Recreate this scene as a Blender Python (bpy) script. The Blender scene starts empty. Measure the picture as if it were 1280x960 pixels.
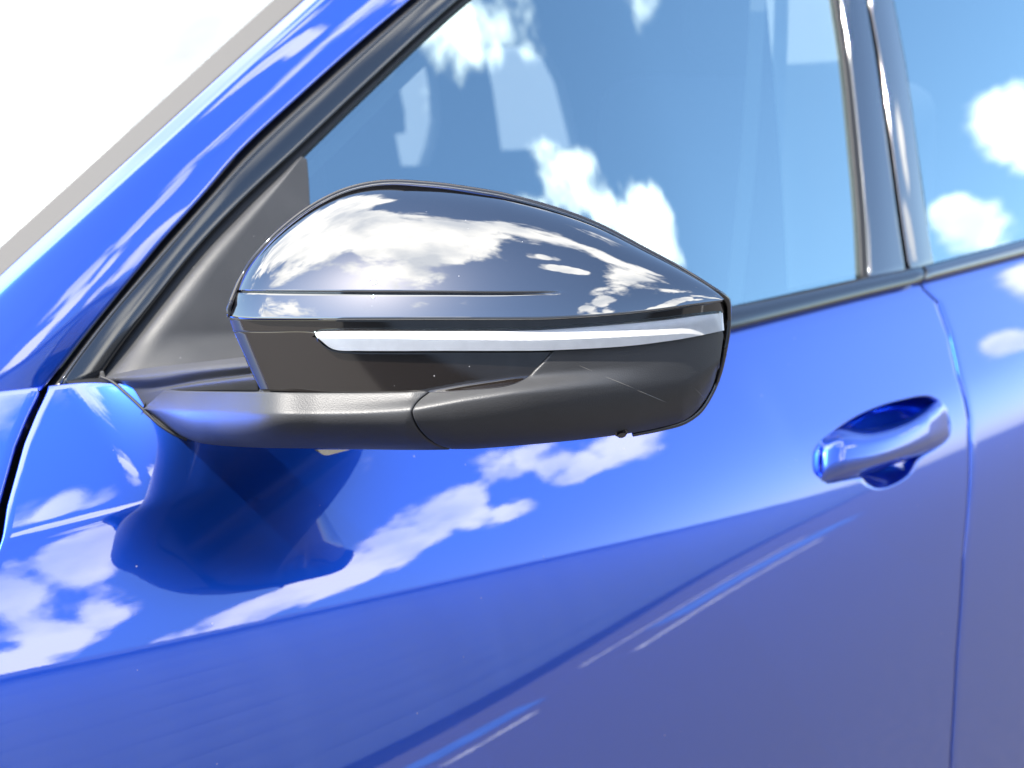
import bpy, bmesh, math
import numpy as np
from mathutils import Vector
from mathutils.geometry import tessellate_polygon

# ------------------------------------------------------------------ camera
sc = bpy.context.scene
COL = sc.collection
TH, PH, FPX = math.radians(42.3), math.radians(12.9), 1900.0
CAM = np.array((-0.514, -0.658, 1.181))
FW = np.array((math.cos(TH)*math.cos(PH), math.sin(TH)*math.cos(PH), -math.sin(PH)))
RT = np.array((math.sin(TH), -math.cos(TH), 0.0))
UP = np.cross(RT, FW)
cam = bpy.data.cameras.new("camera")
cam.sensor_width = 36.0
cam.lens = 36.0*FPX/1280.0
cam.clip_start, cam.clip_end = 0.02, 3000.0
cam.dof.use_dof = True
cam.dof.focus_distance = 0.735
cam.dof.aperture_fstop = 12.0
co = bpy.data.objects.new("camera", cam)
COL.objects.link(co)
co.location = CAM
co.rotation_euler = Vector(FW).to_track_quat('-Z', 'Y').to_euler()
sc.camera = co

# ------------------------------------------------------------------ light
SUN_EL, SUN_AZ = math.radians(54), math.radians(174)      # azimuth measured from +X (car's rear) towards +Y (far side)
SUN = np.array((math.cos(SUN_EL)*math.cos(SUN_AZ), math.cos(SUN_EL)*math.sin(SUN_AZ), math.sin(SUN_EL)))
sun = bpy.data.lights.new("sun", 'SUN')
sun.energy, sun.angle, sun.color = 4.5, math.radians(0.53), (1.0, 0.95, 0.88)
so = bpy.data.objects.new("sun", sun)
COL.objects.link(so)
so.rotation_euler = Vector(-SUN).to_track_quat('-Z', 'Y').to_euler()

world = bpy.data.worlds.new("World")
sc.world = world
world.use_nodes = True
WN, WL = world.node_tree.nodes, world.node_tree.links
WN.clear()


def wn(t, **kw):
    n = WN.new(t)
    for k, v in kw.items():
        setattr(n, k, v)
    return n


def wmath(op, a, b=None, c=None, clamp=False):
    n = wn('ShaderNodeMath', operation=op, use_clamp=clamp)
    for i, v in enumerate((a, b, c)):
        if v is None:
            continue
        if isinstance(v, (int, float)):
            n.inputs[i].default_value = v
        else:
            WL.new(v, n.inputs[i])
    return n.outputs[0]


sky = wn('ShaderNodeTexSky', sky_type='NISHITA', sun_disc=False)
sky.sun_elevation = SUN_EL
sky.sun_rotation = math.pi/2 - SUN_AZ
sky.altitude, sky.air_density, sky.dust_density, sky.ozone_density = 100, 1.0, 0.8, 3.0
tc = wn('ShaderNodeTexCoord')
nrm = wn('ShaderNodeVectorMath', operation='NORMALIZE')
WL.new(tc.outputs['Generated'], nrm.inputs[0])
sep = wn('ShaderNodeSeparateXYZ')
WL.new(nrm.outputs[0], sep.inputs[0])
zz = wmath('ADD', wmath('MAXIMUM', sep.outputs[2], 0.0), 0.22)
comb = wn('ShaderNodeCombineXYZ')
WL.new(wmath('DIVIDE', sep.outputs[0], zz), comb.inputs[0])
WL.new(wmath('DIVIDE', sep.outputs[1], zz), comb.inputs[1])
nz = wn('ShaderNodeTexNoise')
nz.inputs['Scale'].default_value, nz.inputs['Detail'].default_value = 1.15, 9.0
nz.inputs['Roughness'].default_value = 0.56
mp = wn('ShaderNodeMapping')
mp.inputs['Location'].default_value = (3.1, 7.7, 2.0)
WL.new(comb.outputs[0], mp.inputs[0])
WL.new(mp.outputs[0], nz.inputs['Vector'])
nz2 = wn('ShaderNodeTexNoise')
nz2.inputs['Scale'].default_value, nz2.inputs['Detail'].default_value = 4.0, 6.0
WL.new(mp.outputs[0], nz2.inputs['Vector'])
# separate cumulus clouds: (direction x, y, z), angular radius in degrees, strength
CLOUDS = [(-0.40, 0.52, 0.75, 9, 0.26), (-0.15, 0.45, 0.88, 11, 0.26), (-0.05, 0.20, 0.975, 13, 0.33), (0.22, 0.03, 0.97, 9, 0.28), (-0.40, 0.05, 0.91, 11, 0.30), (0.40, 0.06, 0.91, 6, 0.24), (-0.08, -0.10, 0.99, 7, 0.25),
          (0.46, -0.14, 0.87, 5.5, 0.27), (0.53, -0.33, 0.78, 6.5, 0.30), (0.38, -0.51, 0.775, 6.5, 0.32), (0.20, -0.66, 0.72, 5, 0.26),
          (0.05, 0.74, 0.67, 15, 0.27), (0.20, 0.70, 0.68, 10, 0.26), (-0.12, 0.78, 0.60, 10, 0.20),
          (0.55, -0.57, 0.612, 2.0, 0.22), (0.50, -0.60, 0.625, 2.0, 0.22), (0.61, -0.54, 0.578, 1.8, 0.21), (0.775, -0.393, 0.495, 1.6, 0.24), 
          (0.60, -0.63, 0.493, 1.7, 0.24), (0.645, -0.60, 0.472, 1.5, 0.24), (0.54, -0.69, 0.48, 1.8, 0.25), (0.485, -0.735, 0.468, 2.5, 0.32), (0.43, -0.78, 0.453, 2.6, 0.33), (0.37, -0.815, 0.443, 2.3, 0.33), (0.32, -0.837, 0.441, 2.0, 0.32), (0.27, -0.855, 0.442, 1.8, 0.32), (0.22, -0.867, 0.445, 1.5, 0.31), (0.17, -0.878, 0.449, 1.2, 0.30),
          (0.66, -0.62, 0.425, 1.7, 0.30), (0.70, -0.583, 0.415, 1.8, 0.31), (0.735, -0.547, 0.40, 1.6, 0.30), (0.56, -0.715, 0.42, 1.6, 0.28), (0.60, -0.69, 0.405, 1.4, 0.27),
          (0.06, -0.755, 0.652, 3.2, 0.30), (0.14, -0.735, 0.663, 2.8, 0.29), (0.0, -0.78, 0.625, 2.6, 0.28), (-0.03, -0.86, 0.51, 2.6, 0.30), (0.015, -0.845, 0.535, 2.8, 0.31), (0.075, -0.825, 0.557, 2.4, 0.30), (0.13, -0.81, 0.575, 1.8, 0.27),
          (0.15, -0.245, 0.957, 2.2, 0.28), (0.20, -0.265, 0.943, 2.0, 0.27), (0.105, -0.36, 0.927, 2.2, 0.36), (0.145, -0.39, 0.91, 2.2, 0.38), (0.18, -0.41, 0.893, 2.2, 0.38), (0.215, -0.435, 0.874, 2.0, 0.36),
          (0.908, -0.312, 0.284, 1.5, 0.25), (0.918, -0.30, 0.266, 1.7, 0.25), (0.892, -0.369, 0.26, 0.7, 0.22), (0.897, -0.372, 0.24, 1.2, 0.26),
          (-0.75, -0.45, 0.48, 9, 0.25), (-0.5, -0.8, 0.35, 8, 0.25), (0.75, 0.55, 0.35, 9, 0.25), (-0.8, 0.4, 0.4, 10, 0.25), (0.6, 0.1, 0.55, 6, 0.2)]
CLOUDS_BASE = -0.10
nz3 = wn('ShaderNodeTexNoise')
nz3.inputs['Scale'].default_value, nz3.inputs['Detail'].default_value = 6.0, 10.0
nz3.inputs['Roughness'].default_value = 0.62
nz3.inputs['Distortion'].default_value = 0.25
WL.new(mp.outputs[0], nz3.inputs['Vector'])
dens = wmath('MULTIPLY_ADD', wmath('SUBTRACT', nz3.outputs[0], 0.5), 0.85, wmath('MULTIPLY_ADD', nz.outputs[0], 0.55, 0.225+CLOUDS_BASE))
for (cx, cy, cz, rad, st) in CLOUDS:
    v = Vector((cx, cy, cz)).normalized()
    dt = wn('ShaderNodeVectorMath', operation='DOT_PRODUCT')
    WL.new(nrm.outputs[0], dt.inputs[0])
    dt.inputs[1].default_value = v
    c0 = math.cos(math.radians(rad))
    fall = wn('ShaderNodeMapRange', interpolation_type='SMOOTHSTEP')
    WL.new(dt.outputs['Value'], fall.inputs[0])
    fall.inputs[1].default_value, fall.inputs[2].default_value = math.cos(math.radians(rad*1.75)), math.cos(math.radians(rad*0.1))
    fall.inputs[3].default_value, fall.inputs[4].default_value = 0.0, st
    dens = wmath('ADD', dens, fall.outputs[0])
mr = wn('ShaderNodeMapRange', interpolation_type='SMOOTHSTEP')
WL.new(dens, mr.inputs[0])
mr.inputs[1].default_value, mr.inputs[2].default_value = 0.56, 0.74
ccol = wn('ShaderNodeMixRGB')
ccol.inputs[1].default_value = (6.0, 6.3, 6.8, 1)
ccol.inputs[2].default_value = (9.8, 9.7, 9.4, 1)
ramp = wn('ShaderNodeMapRange')
WL.new(nz2.outputs[0], ramp.inputs[0])
ramp.inputs[1].default_value, ramp.inputs[2].default_value = 0.35, 0.55
WL.new(ramp.outputs[0], ccol.inputs[0])
mixc = wn('ShaderNodeMixRGB')
WL.new(mr.outputs[0], mixc.inputs[0])
WL.new(sky.outputs[0], mixc.inputs[1])
WL.new(ccol.outputs[0], mixc.inputs[2])
bg = wn('ShaderNodeBackground')
bg.inputs[1].default_value = 0.14
WL.new(mixc.outputs[0], bg.inputs[0])
wo = wn('ShaderNodeOutputWorld')
WL.new(bg.outputs[0], wo.inputs[0])

vs = sc.view_settings
vs.view_transform, vs.look, vs.exposure, vs.gamma = 'Standard', 'None', 1.62, 1.0
vs.use_curve_mapping = False
sc.render.engine = 'CYCLES'
sc.cycles.use_denoising = True
sc.cycles.max_bounces = 14
sc.cycles.transparent_max_bounces = 16
sc.cycles.glossy_bounces = 6
sc.cycles.caustics_reflective = False
sc.cycles.sample_clamp_indirect = 6.0


# ------------------------------------------------------------------ materials
def new_mat(name):
    m = bpy.data.materials.new(name)
    m.use_nodes = True
    return m, m.node_tree.nodes, m.node_tree.links


def principled(name, base, rough=0.4, metal=0.0, ior=1.5, coat=0.0, coat_ior=1.5, coat_rough=0.01,
               grain=0.0, grain_scale=900.0, dust=0.0, dust_scale=260.0, vary=0.0, vary_scale=20.0):
    m, N, L = new_mat(name)
    p = N['Principled BSDF']
    p.inputs['Base Color'].default_value = (*base, 1)
    p.inputs['Roughness'].default_value = rough
    p.inputs['Metallic'].default_value = metal
    p.inputs['IOR'].default_value = ior
    p.inputs['Coat Weight'].default_value = coat
    p.inputs['Coat IOR'].default_value = coat_ior
    p.inputs['Coat Roughness'].default_value = coat_rough
    t = N.new('ShaderNodeTexCoord')
    col = None
    if vary > 0:
        n = N.new('ShaderNodeTexNoise')
        n.inputs['Scale'].default_value, n.inputs['Detail'].default_value = vary_scale, 5.0
        L.new(t.outputs['Object'], n.inputs['Vector'])
        r = N.new('ShaderNodeMapRange')
        L.new(n.outputs[0], r.inputs[0])
        r.inputs[1].default_value, r.inputs[2].default_value = 0.3, 0.7
        mx = N.new('ShaderNodeMixRGB')
        L.new(r.outputs[0], mx.inputs[0])
        mx.inputs[1].default_value = (*[c*(1-vary) for c in base], 1)
        mx.inputs[2].default_value = (*[c*(1+vary) for c in base], 1)
        col = mx.outputs[0]
        rr = N.new('ShaderNodeMapRange')
        L.new(n.outputs[0], rr.inputs[0])
        rr.inputs[1].default_value, rr.inputs[2].default_value = 0.3, 0.7
        rr.inputs[3].default_value, rr.inputs[4].default_value = rough*(1-vary*.5), rough*(1+vary*.5)
        L.new(rr.outputs[0], p.inputs['Roughness'])
    if grain > 0:
        n = N.new('ShaderNodeTexNoise')
        n.inputs['Scale'].default_value, n.inputs['Detail'].default_value = grain_scale, 3.0
        L.new(t.outputs['Object'], n.inputs['Vector'])
        b = N.new('ShaderNodeBump')
        b.inputs['Strength'].default_value, b.inputs['Distance'].default_value = grain, 0.0006
        L.new(n.outputs[0], b.inputs['Height'])
        L.new(b.outputs[0], p.inputs['Normal'])
        if coat > 0:
            L.new(b.outputs[0], p.inputs['Coat Normal'])
    if dust > 0:
        # sparse pale specks of dust sitting on the surface
        v = N.new('ShaderNodeTexVoronoi')
        v.inputs['Scale'].default_value = dust_scale
        L.new(t.outputs['Object'], v.inputs['Vector'])
        sx = N.new('ShaderNodeSeparateColor')
        L.new(v.outputs['Color'], sx.inputs[0])
        pick = N.new('ShaderNodeMath'); pick.operation = 'MULTIPLY'
        pw = N.new('ShaderNodeMath'); pw.operation = 'POWER'
        L.new(sx.outputs[0], pw.inputs[0]); pw.inputs[1].default_value = 34.0
        L.new(pw.outputs[0], pick.inputs[0]); pick.inputs[1].default_value = 0.14
        lt = N.new('ShaderNodeMath'); lt.operation = 'LESS_THAN'
        L.new(v.outputs['Distance'], lt.inputs[0]); L.new(pick.outputs[0], lt.inputs[1])
        am = N.new('ShaderNodeMath'); am.operation = 'MULTIPLY'
        L.new(lt.outputs[0], am.inputs[0]); am.inputs[1].default_value = dust
        d = N.new('ShaderNodeBsdfDiffuse')
        d.inputs[0].default_value = (0.32, 0.32, 0.33, 1)
        ms = N.new('ShaderNodeMixShader')
        L.new(am.outputs[0], ms.inputs[0])
        L.new(p.outputs[0], ms.inputs[1]); L.new(d.outputs[0], ms.inputs[2])
        L.new(ms.outputs[0], N['Material Output'].inputs['Surface'])
    if col is not None:
        L.new(col, p.inputs['Base Color'])
    return m


def glass_mat(name, tint, r0, r1=0.9, refl=(0.82, 0.97, 1.0)):
    """coated car glass: tinted see-through plus a mirror-sharp reflection"""
    m, N, L = new_mat(name)
    N.remove(N['Principled BSDF'])
    tr = N.new('ShaderNodeBsdfTransparent'); tr.inputs[0].default_value = (*tint, 1)
    gl = N.new('ShaderNodeBsdfGlossy'); gl.inputs['Roughness'].default_value = 0.004
    gl.inputs[0].default_value = (*refl, 1)
    lw = N.new('ShaderNodeLayerWeight'); lw.inputs[0].default_value = 0.25
    r = N.new('ShaderNodeMapRange')
    L.new(lw.outputs['Fresnel'], r.inputs[0])
    r.inputs[1].default_value, r.inputs[2].default_value = 0.02, 1.0
    r.inputs[3].default_value, r.inputs[4].default_value = r0, r1
    ms = N.new('ShaderNodeMixShader')
    L.new(r.outputs[0], ms.inputs[0]); L.new(tr.outputs[0], ms.inputs[1]); L.new(gl.outputs[0], ms.inputs[2])
    L.new(ms.outputs[0], N['Material Output'].inputs['Surface'])
    return m


M = {}
M['paint'] = principled('blue_metallic_paint', (0.008, 0.080, 0.57), rough=0.34, metal=1.0, grain=0.006, grain_scale=240, coat=1.0, coat_ior=2.35,
                        coat_rough=0.006, dust=0.35, dust_scale=170)
M['gloss'] = principled('gloss_black', (0.004, 0.004, 0.005), rough=0.004, ior=2.95, dust=0.7, dust_scale=330)
M['piano'] = principled('piano_black', (0.010, 0.008, 0.007), rough=0.03, ior=1.8, dust=0.8, dust_scale=360)
M['frame'] = principled('frame_gloss_black', (0.006, 0.007, 0.009), rough=0.10, ior=1.9)
M['pillar'] = principled('pillar_gloss_black', (0.006, 0.007, 0.009), rough=0.05, ior=2.8)
M['matte'] = principled('matte_grey_plastic', (0.037, 0.0375, 0.039), rough=0.45, ior=1.48, grain=0.25, grain_scale=1500,
                        vary=0.12, vary_scale=30, dust=0.5, dust_scale=300)
M['rubber'] = principled('black_rubber', (0.010, 0.010, 0.011), rough=0.5, grain=0.1)
M['satin_trim'] = principled('satin_trim', (0.14, 0.135, 0.125), rough=0.22, ior=1.9)
M['wtrim'] = principled('windscreen_trim', (0.078, 0.076, 0.074), rough=0.6, ior=1.3)
M['chrome'] = principled('bright_trim', (0.75, 0.75, 0.76), rough=0.12, metal=1.0)
M['dark'] = principled('unlit_inner_black', (0.008, 0.008, 0.009), rough=0.8)
M['cabin'] = principled('cabin_trim', (0.02, 0.022, 0.025), rough=0.8, vary=0.2)
M['cabin_light'] = principled('pale_cabin_trim', (0.12, 0.13, 0.13), rough=0.8)
M['pale_lining'] = principled('pale_lining', (0.42, 0.43, 0.42), rough=0.85)
M['glass'] = glass_mat('side_glass', (0.72, 0.90, 0.90), 0.45, refl=(0.76, 0.97, 1.0))
M['windscreen'] = glass_mat('windscreen_glass', (0.55, 0.68, 0.68), 0.27, refl=(0.97, 0.99, 1.0))
M['mirror'] = principled('mirror_silver', (0.22, 0.23, 0.25), rough=0.01, metal=1.0)
M['reflector'] = principled('signal_reflector', (0.95, 0.95, 0.94), rough=0.35, metal=0.0, vary=0.05, vary_scale=150)
M['lens'] = glass_mat('signal_lens', (0.99, 0.99, 0.99), 0.03)
M['camlens'] = principled('camera_lens', (0.01, 0.008, 0.012), rough=0.03, ior=1.8)
M['asphalt'] = principled('asphalt', (0.074, 0.070, 0.069), rough=0.9, grain=0.6, grain_scale=120, vary=0.22, vary_scale=45.0)
M['white_paint'] = principled('white_road_paint', (0.42, 0.42, 0.42), rough=0.8, vary=0.45, vary_scale=5)
M['blue_road'] = principled('blue_road_paint', (0.06, 0.14, 0.40), rough=0.7, vary=0.15, vary_scale=3)
M['siding'] = principled('pale_metal_siding', (0.46, 0.49, 0.55), rough=0.6, vary=0.1, vary_scale=1.0)


# ------------------------------------------------------------------ helpers
def ray(px, py):
    return FW + (px-640.0)/FPX*RT + (480.0-py)/FPX*UP


def P(px, py, D):
    return CAM + D*ray(px, py)


def sst(a, b, x):
    t = np.clip((x-a)/(b-a), 0, 1)
    return t*t*(3-2*t)


def cr(pts, n, bias=None):
    """Catmull-Rom through pts, n samples even in chord length (or at the given fractions)"""
    p = np.array(pts, float)
    d = np.r_[0, np.cumsum(np.linalg.norm(np.diff(p, axis=0), axis=1))]
    d /= d[-1]
    t = np.linspace(0, 1, n) if bias is None else np.asarray(bias)
    m = np.zeros_like(p)
    m[1:-1] = (p[2:]-p[:-2])/(d[2:]-d[:-2])[:, None]
    m[0] = (p[1]-p[0])/(d[1]-d[0]); m[-1] = (p[-1]-p[-2])/(d[-1]-d[-2])
    i = np.clip(np.searchsorted(d, t, side='right')-1, 0, len(p)-2)
    h = (d[i+1]-d[i])[:, None]
    s = ((t-d[i])[:, None])/h
    return ((2*s**3-3*s**2+1)*p[i] + (s**3-2*s**2+s)*h*m[i] + (-2*s**3+3*s**2)*p[i+1] + (s**3-s**2)*h*m[i+1])


def atx(pts, xs):
    """value of a monotone curve (list of (x, y)) at xs"""
    p = np.array(pts, float)
    return np.interp(xs, p[:, 0], p[:, 1])


def atx_s(pts, xs):
    q = cr(pts, 400)
    o = np.argsort(q[:, 0])
    return np.interp(xs, q[o, 0], q[o, 1])


def link(name, verts, faces, mat, parent=None, smooth=True):
    me = bpy.data.meshes.new(name)
    me.from_pydata([tuple(map(float, v)) for v in verts], [], [tuple(f) for f in faces])
    me.polygons.foreach_set('use_smooth', [smooth]*len(me.polygons))
    me.materials.append(mat)
    me.update()
    o = bpy.data.objects.new(name, me)
    COL.objects.link(o)
    if parent is not None:
        o.parent = parent
    return o


def grid_normals(A):
    du = np.gradient(A, axis=1)
    dv = np.gradient(A, axis=0)
    n = np.cross(du, dv)
    l = np.linalg.norm(n, axis=2, keepdims=True)
    return n/np.maximum(l, 1e-12)


def grid(name, A, mat, parent=None, roll=None, face=None, hole=None):
    """A[v][u] = 3D points. roll=(radius, wall depth): rounded edge all round then a wall going inwards.
    face: point the front must look at (default the viewer's side of the car)."""
    A = np.asarray(A, float)
    nv, nu = A.shape[:2]
    N_ = grid_normals(A)
    tgt = CAM if face is None else np.array(face)
    s = np.sum(N_*(tgt-A), axis=2).mean()
    if s < 0:
        N_ = -N_
    verts = list(A.reshape(-1, 3))
    faces = []
    for j in range(nv-1):
        for i in range(nu-1):
            if hole and hole[0] <= i < hole[1] and hole[2] <= j < hole[3]:
                continue
            q = (j*nu+i, j*nu+i+1, (j+1)*nu+i+1, (j+1)*nu+i)
            faces.append(q if s > 0 else q[::-1])
    if roll:
        r, dep = roll
        loop = [(0, i) for i in range(nu-1)] + [(j, nu-1) for j in range(nv-1)] + \
               [(nv-1, i) for i in range(nu-1, 0, -1)] + [(j, 0) for j in range(nv-1, 0, -1)]
        pts = np.array([A[a] for a in loop]); nn = np.array([N_[a] for a in loop])
        k = len(loop)
        e = np.roll(pts, -1, axis=0)-pts
        e /= np.maximum(np.linalg.norm(e, axis=1, keepdims=True), 1e-9)
        tang = e+np.roll(e, 1, axis=0)
        out = np.cross(tang, nn)
        out /= np.maximum(np.linalg.norm(out, axis=1, keepdims=True), 1e-9)
        cen = A.reshape(-1, 3).mean(axis=0)
        if np.sum(out*(pts-cen)) < 0:
            out = -out
        prev = [a[0]*nu+a[1] for a in loop]
        rings = [(r*math.sin(f), r*(1-math.cos(f))) for f in (0.39, 0.79, 1.18, 1.571)]+[(r, r+dep)]
        for (oo, dd) in rings:
            cur = []
            for q in range(k):
                verts.append(pts[q]+oo*out[q]-dd*nn[q]); cur.append(len(verts)-1)
            for q in range(k):
                q2 = (q+1) % k
                f = (prev[q], prev[q2], cur[q2], cur[q])
                faces.append(f[::-1] if s > 0 else f)
            prev = cur
    return link(name, verts, faces, mat, parent)


def ruled(c0, c1, nv, ease=None):
    """points lerped between two sampled curves"""
    t = np.linspace(0, 1, nv) if ease is None else np.asarray(ease)
    return (1-t)[:, None, None]*np.asarray(c0)[None]+t[:, None, None]*np.asarray(c1)[None]


def tube(name, pts, rad, mat, parent, sides=10, cap=True):
    p = np.array(pts, float)
    n = len(p)
    t = np.gradient(p, axis=0); t /= np.linalg.norm(t, axis=1, keepdims=True)
    ref = np.array((0.3, -0.5, 0.8))
    verts, faces = [], []
    rad = np.broadcast_to(np.asarray(rad, float), (n,))
    for i in range(n):
        a = np.cross(t[i], ref); a /= np.linalg.norm(a)
        b = np.cross(a, t[i])
        for k in range(sides):
            f = 2*math.pi*k/sides
            verts.append(p[i]+rad[i]*(math.cos(f)*a+math.sin(f)*b))
    for i in range(n-1):
        for k in range(sides):
            k2 = (k+1) % sides
            faces.append((i*sides+k, i*sides+k2, (i+1)*sides+k2, (i+1)*sides+k))
    faces.append(tuple(range(sides))[::-1]); faces.append(tuple((n-1)*sides+k for k in range(sides)))
    return link(name, verts, faces, mat, parent)


def box(name, c, size, mat, parent=None, rotz=0.0, bev=0.0):
    bm = bmesh.new()
    bmesh.ops.create_cube(bm, size=1.0)
    for v in bm.verts:
        v.co = Vector((v.co.x*size[0], v.co.y*size[1], v.co.z*size[2]))
    if bev > 0:
        bmesh.ops.bevel(bm, geom=bm.edges[:], offset=bev, segments=4, profile=0.6, affect='EDGES')
    me = bpy.data.meshes.new(name)
    bm.to_mesh(me); bm.free()
    me.polygons.foreach_set('use_smooth', [bev > 0]*len(me.polygons))
    me.materials.append(mat)
    o = bpy.data.objects.new(name, me)
    COL.objects.link(o)
    o.location = c; o.rotation_euler = (0, 0, rotz)
    if parent is not None:
        o.parent = parent
    return o


# ------------------------------------------------------------------ car surfaces as functions
A0 = math.radians(33)
_s = np.linspace(0, 1.0, 2001)
_a = np.radians(np.interp(_s, [0, .03, .055, .08, .11, .145, .2, .3, .5, 1.0], [33, 31.5, 29.5, 26, 20.5, 15, 11.5, 8, 5, 3]))
for _ in range(60):
    _a[1:-1] = 0.25*_a[:-2]+0.5*_a[1:-1]+0.25*_a[2:]
_k = np.ones(41)/41
_a = np.convolve(np.pad(_a, 20, mode='edge'), _k, mode='valid')
_zt = np.r_[0, np.cumsum(np.cos((_a[1:]+_a[:-1])/2)*np.diff(_s))]
_yt = -np.r_[0, np.cumsum(np.sin((_a[1:]+_a[:-1])/2)*np.diff(_s))]


def hump(d, c=0.05):
    return 0.5*(d+np.sqrt(d*d+c))-0.02


def yb(X):                     # plan line of the window base (the greenhouse narrows towards the front)
    return 0.012+0.37*hump(0.40-X)**2+0.020*(1-sst(0.10, 0.50, X))


def yc(X):                     # plan line of the shoulder crease
    return 0.24*hump(0.33-X)**2-0.001


def zc(X):                     # height of the shoulder crease
    return 0.940+0.003*np.clip(X, -1, 2)-0.082*hump(0.33-X)**2


def zt(X):                     # top edge of the painted shoulder
    return 0.958+0.027*(1-sst(-0.05, 0.10, X))


def ybody(X, z):
    X = np.asarray(X, float); z = np.asarray(z, float)
    d = zc(X)-z
    yd = np.where(d > 0, np.interp(d, _zt, _yt), -d*math.tan(A0))
    w = np.maximum(zt(X)-zc(X), 0.01)
    h = (z-zc(X))/w
    ys = (yb(X)-0.004-yc(X))*(h-0.10*np.maximum(h, 0)*(1-h))
    fd = sst(-0.055, 0.0, X)*(1-sst(0.30, 0.46, X))       # the crease fades out under the mirror
    k = 0.0007
    dd = ys-yd
    return yc(X)+yd+(dd/2+np.sqrt(dd*dd/4+k*k))*(1-fd)


def hit_body(px, py, off=0.0):
    d = ray(px, py)
    lo, hi = 0.4, 4.0
    for t in np.linspace(0.5, 4.0, 350):
        p = CAM+t*d
        if p[1] > ybody(p[0], p[2])-off:
            hi = t; break
        lo = t
    for _ in range(40):
        m = (lo+hi)/2
        p = CAM+m*d
        if p[1] > ybody(p[0], p[2])-off:
            hi = m
        else:
            lo = m
    return CAM+hi*d


TUMBLE = math.tan(math.radians(24))


def yg(X, z):
    return yb(X)+TUMBLE*(z-0.957)+0.06*np.maximum(0, z-0.957)**2


def G(px, py, off=0.0):
    """point on the greenhouse surface (side glass, frames) seen at that place, off = metres outwards"""
    d = ray(px, py)
    t = 1.0
    for _ in range(30):
        p = CAM+t*d
        t = (yg(p[0], p[2])-off-CAM[1])/d[1]
    return CAM+t*d


def Gc(pts, n, off=0.0):
    return np.array([G(x, y, off) for x, y in cr(pts, n)])


# ------------------------------------------------------------------ setting
def setprops(o, label=None, cat=None, kind=None, group=None):
    for k, v in (('label', label), ('category', cat), ('kind', kind), ('group', group)):
        if v:
            o[k] = v
    return o


ground = link('asphalt_ground', [(-300, -300, 0), (300, -300, 0), (300, 300, 0), (-300, 300, 0)], [(0, 1, 2, 3)], M['asphalt'], smooth=False)
setprops(ground, 'grey asphalt car park under the blue car', 'ground', 'structure')


def ground_strip(name, a, b, w, mat, z=0.004):
    a = np.array(a, float); b = np.array(b, float)
    t = (b-a)/np.linalg.norm(b-a); n = np.array((-t[1], t[0]))*w/2
    v = [(*(a-n), z), (*(b-n), z), (*(b+n), z), (*(a+n), z)]
    return link(name, v, [(0, 1, 2, 3)], mat, ground, smooth=False)


ground_strip('blue_marking', (7.6, -7.35), (16, -10.5), 0.7, M['blue_road'])
ground_strip('blue_marking', (2.4, -5.37), (4.2, -6.05), 0.5, M['blue_road'])
ground_strip('white_marking', (5.6, -5.85), (12, -8.2), 0.14, M['white_paint'])
ground_strip('white_marking', (2.4, -4.68), (3.6, -5.12), 0.12, M['white_paint'])
ground_strip('white_marking', (6.0, -7.4), (16, -11.3), 0.14, M['white_paint'])

# low building across the car park (seen mirrored in the door paint)
BW_DIR = np.array((0.86, -0.51)); BW_DIR /= np.linalg.norm(BW_DIR)
BW_N = np.array((BW_DIR[1], -BW_DIR[0]))      # away from the car
bld = bpy.data.objects.new('low_building', None)
COL.objects.link(bld)
BP, BH = 6.2, 4.8
b0 = BW_N*BP
bld.location = (b0[0], b0[1], 0)
setprops(bld, 'long low building with pale horizontal siding, mirrored in the blue door', 'building')
ang = math.atan2(BW_DIR[1], BW_DIR[0])
bld.rotation_euler = (0, 0, ang)
for k in range(12):
    box('siding_board', (140, -0.03+0.004*(k % 2), 0.2+0.4*k), (300, 0.06, 0.396), M['siding'], bld, bev=0.004)
box('wall', (140, -1.6, BH/2), (299, 3.0, BH-0.05), M['siding'], bld)
box('roof', (140, -1.55, BH+0.06), (300.4, 3.4, 0.12), M['siding'], bld)

# ------------------------------------------------------------------ the car
car = bpy.data.objects.new('car', None)
COL.objects.link(car)
setprops(car, 'glossy blue car seen close up at its black door mirror', 'car')

# --- seams on the body side, traced as X(z)
fs = [hit_body(x, y) for x, y in ((56, 486), (40, 520), (25, 556), (2, 632), (-18, 710), (-45, 860))]
fz = np.array([p[2] for p in fs])[::-1]; fx = np.array([p[0] for p in fs])[::-1]


def xf(z):
    return np.where(z > fz[0], np.interp(z, fz, fx), fx[0])


rs = [hit_body(x, y) for x, y in ((1155, 362), (1172, 378), (1187, 420), (1198, 470), (1211, 524), (1212, 600), (1204, 700), (1196, 820), (1188, 960))]
rz = np.array([p[2] for p in rs])[::-1]; rx = np.array([p[0] for p in rs])[::-1]


def xr(z):
    return np.interp(z, rz, rx)


ZB = 0.32


def body_rows():
    """fractions h in [0,1] from bottom to crease, then crease to top"""
    d = np.r_[np.linspace(0.62, 0.30, 16)[:-1], np.linspace(0.30, 0.03, 90)[:-1], np.linspace(0.03, 0.0, 24)]
    u = np.r_[np.linspace(0, 0.3, 12)[1:], np.linspace(0.3, 1.0, 22)[1:]]
    return d, u


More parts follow.
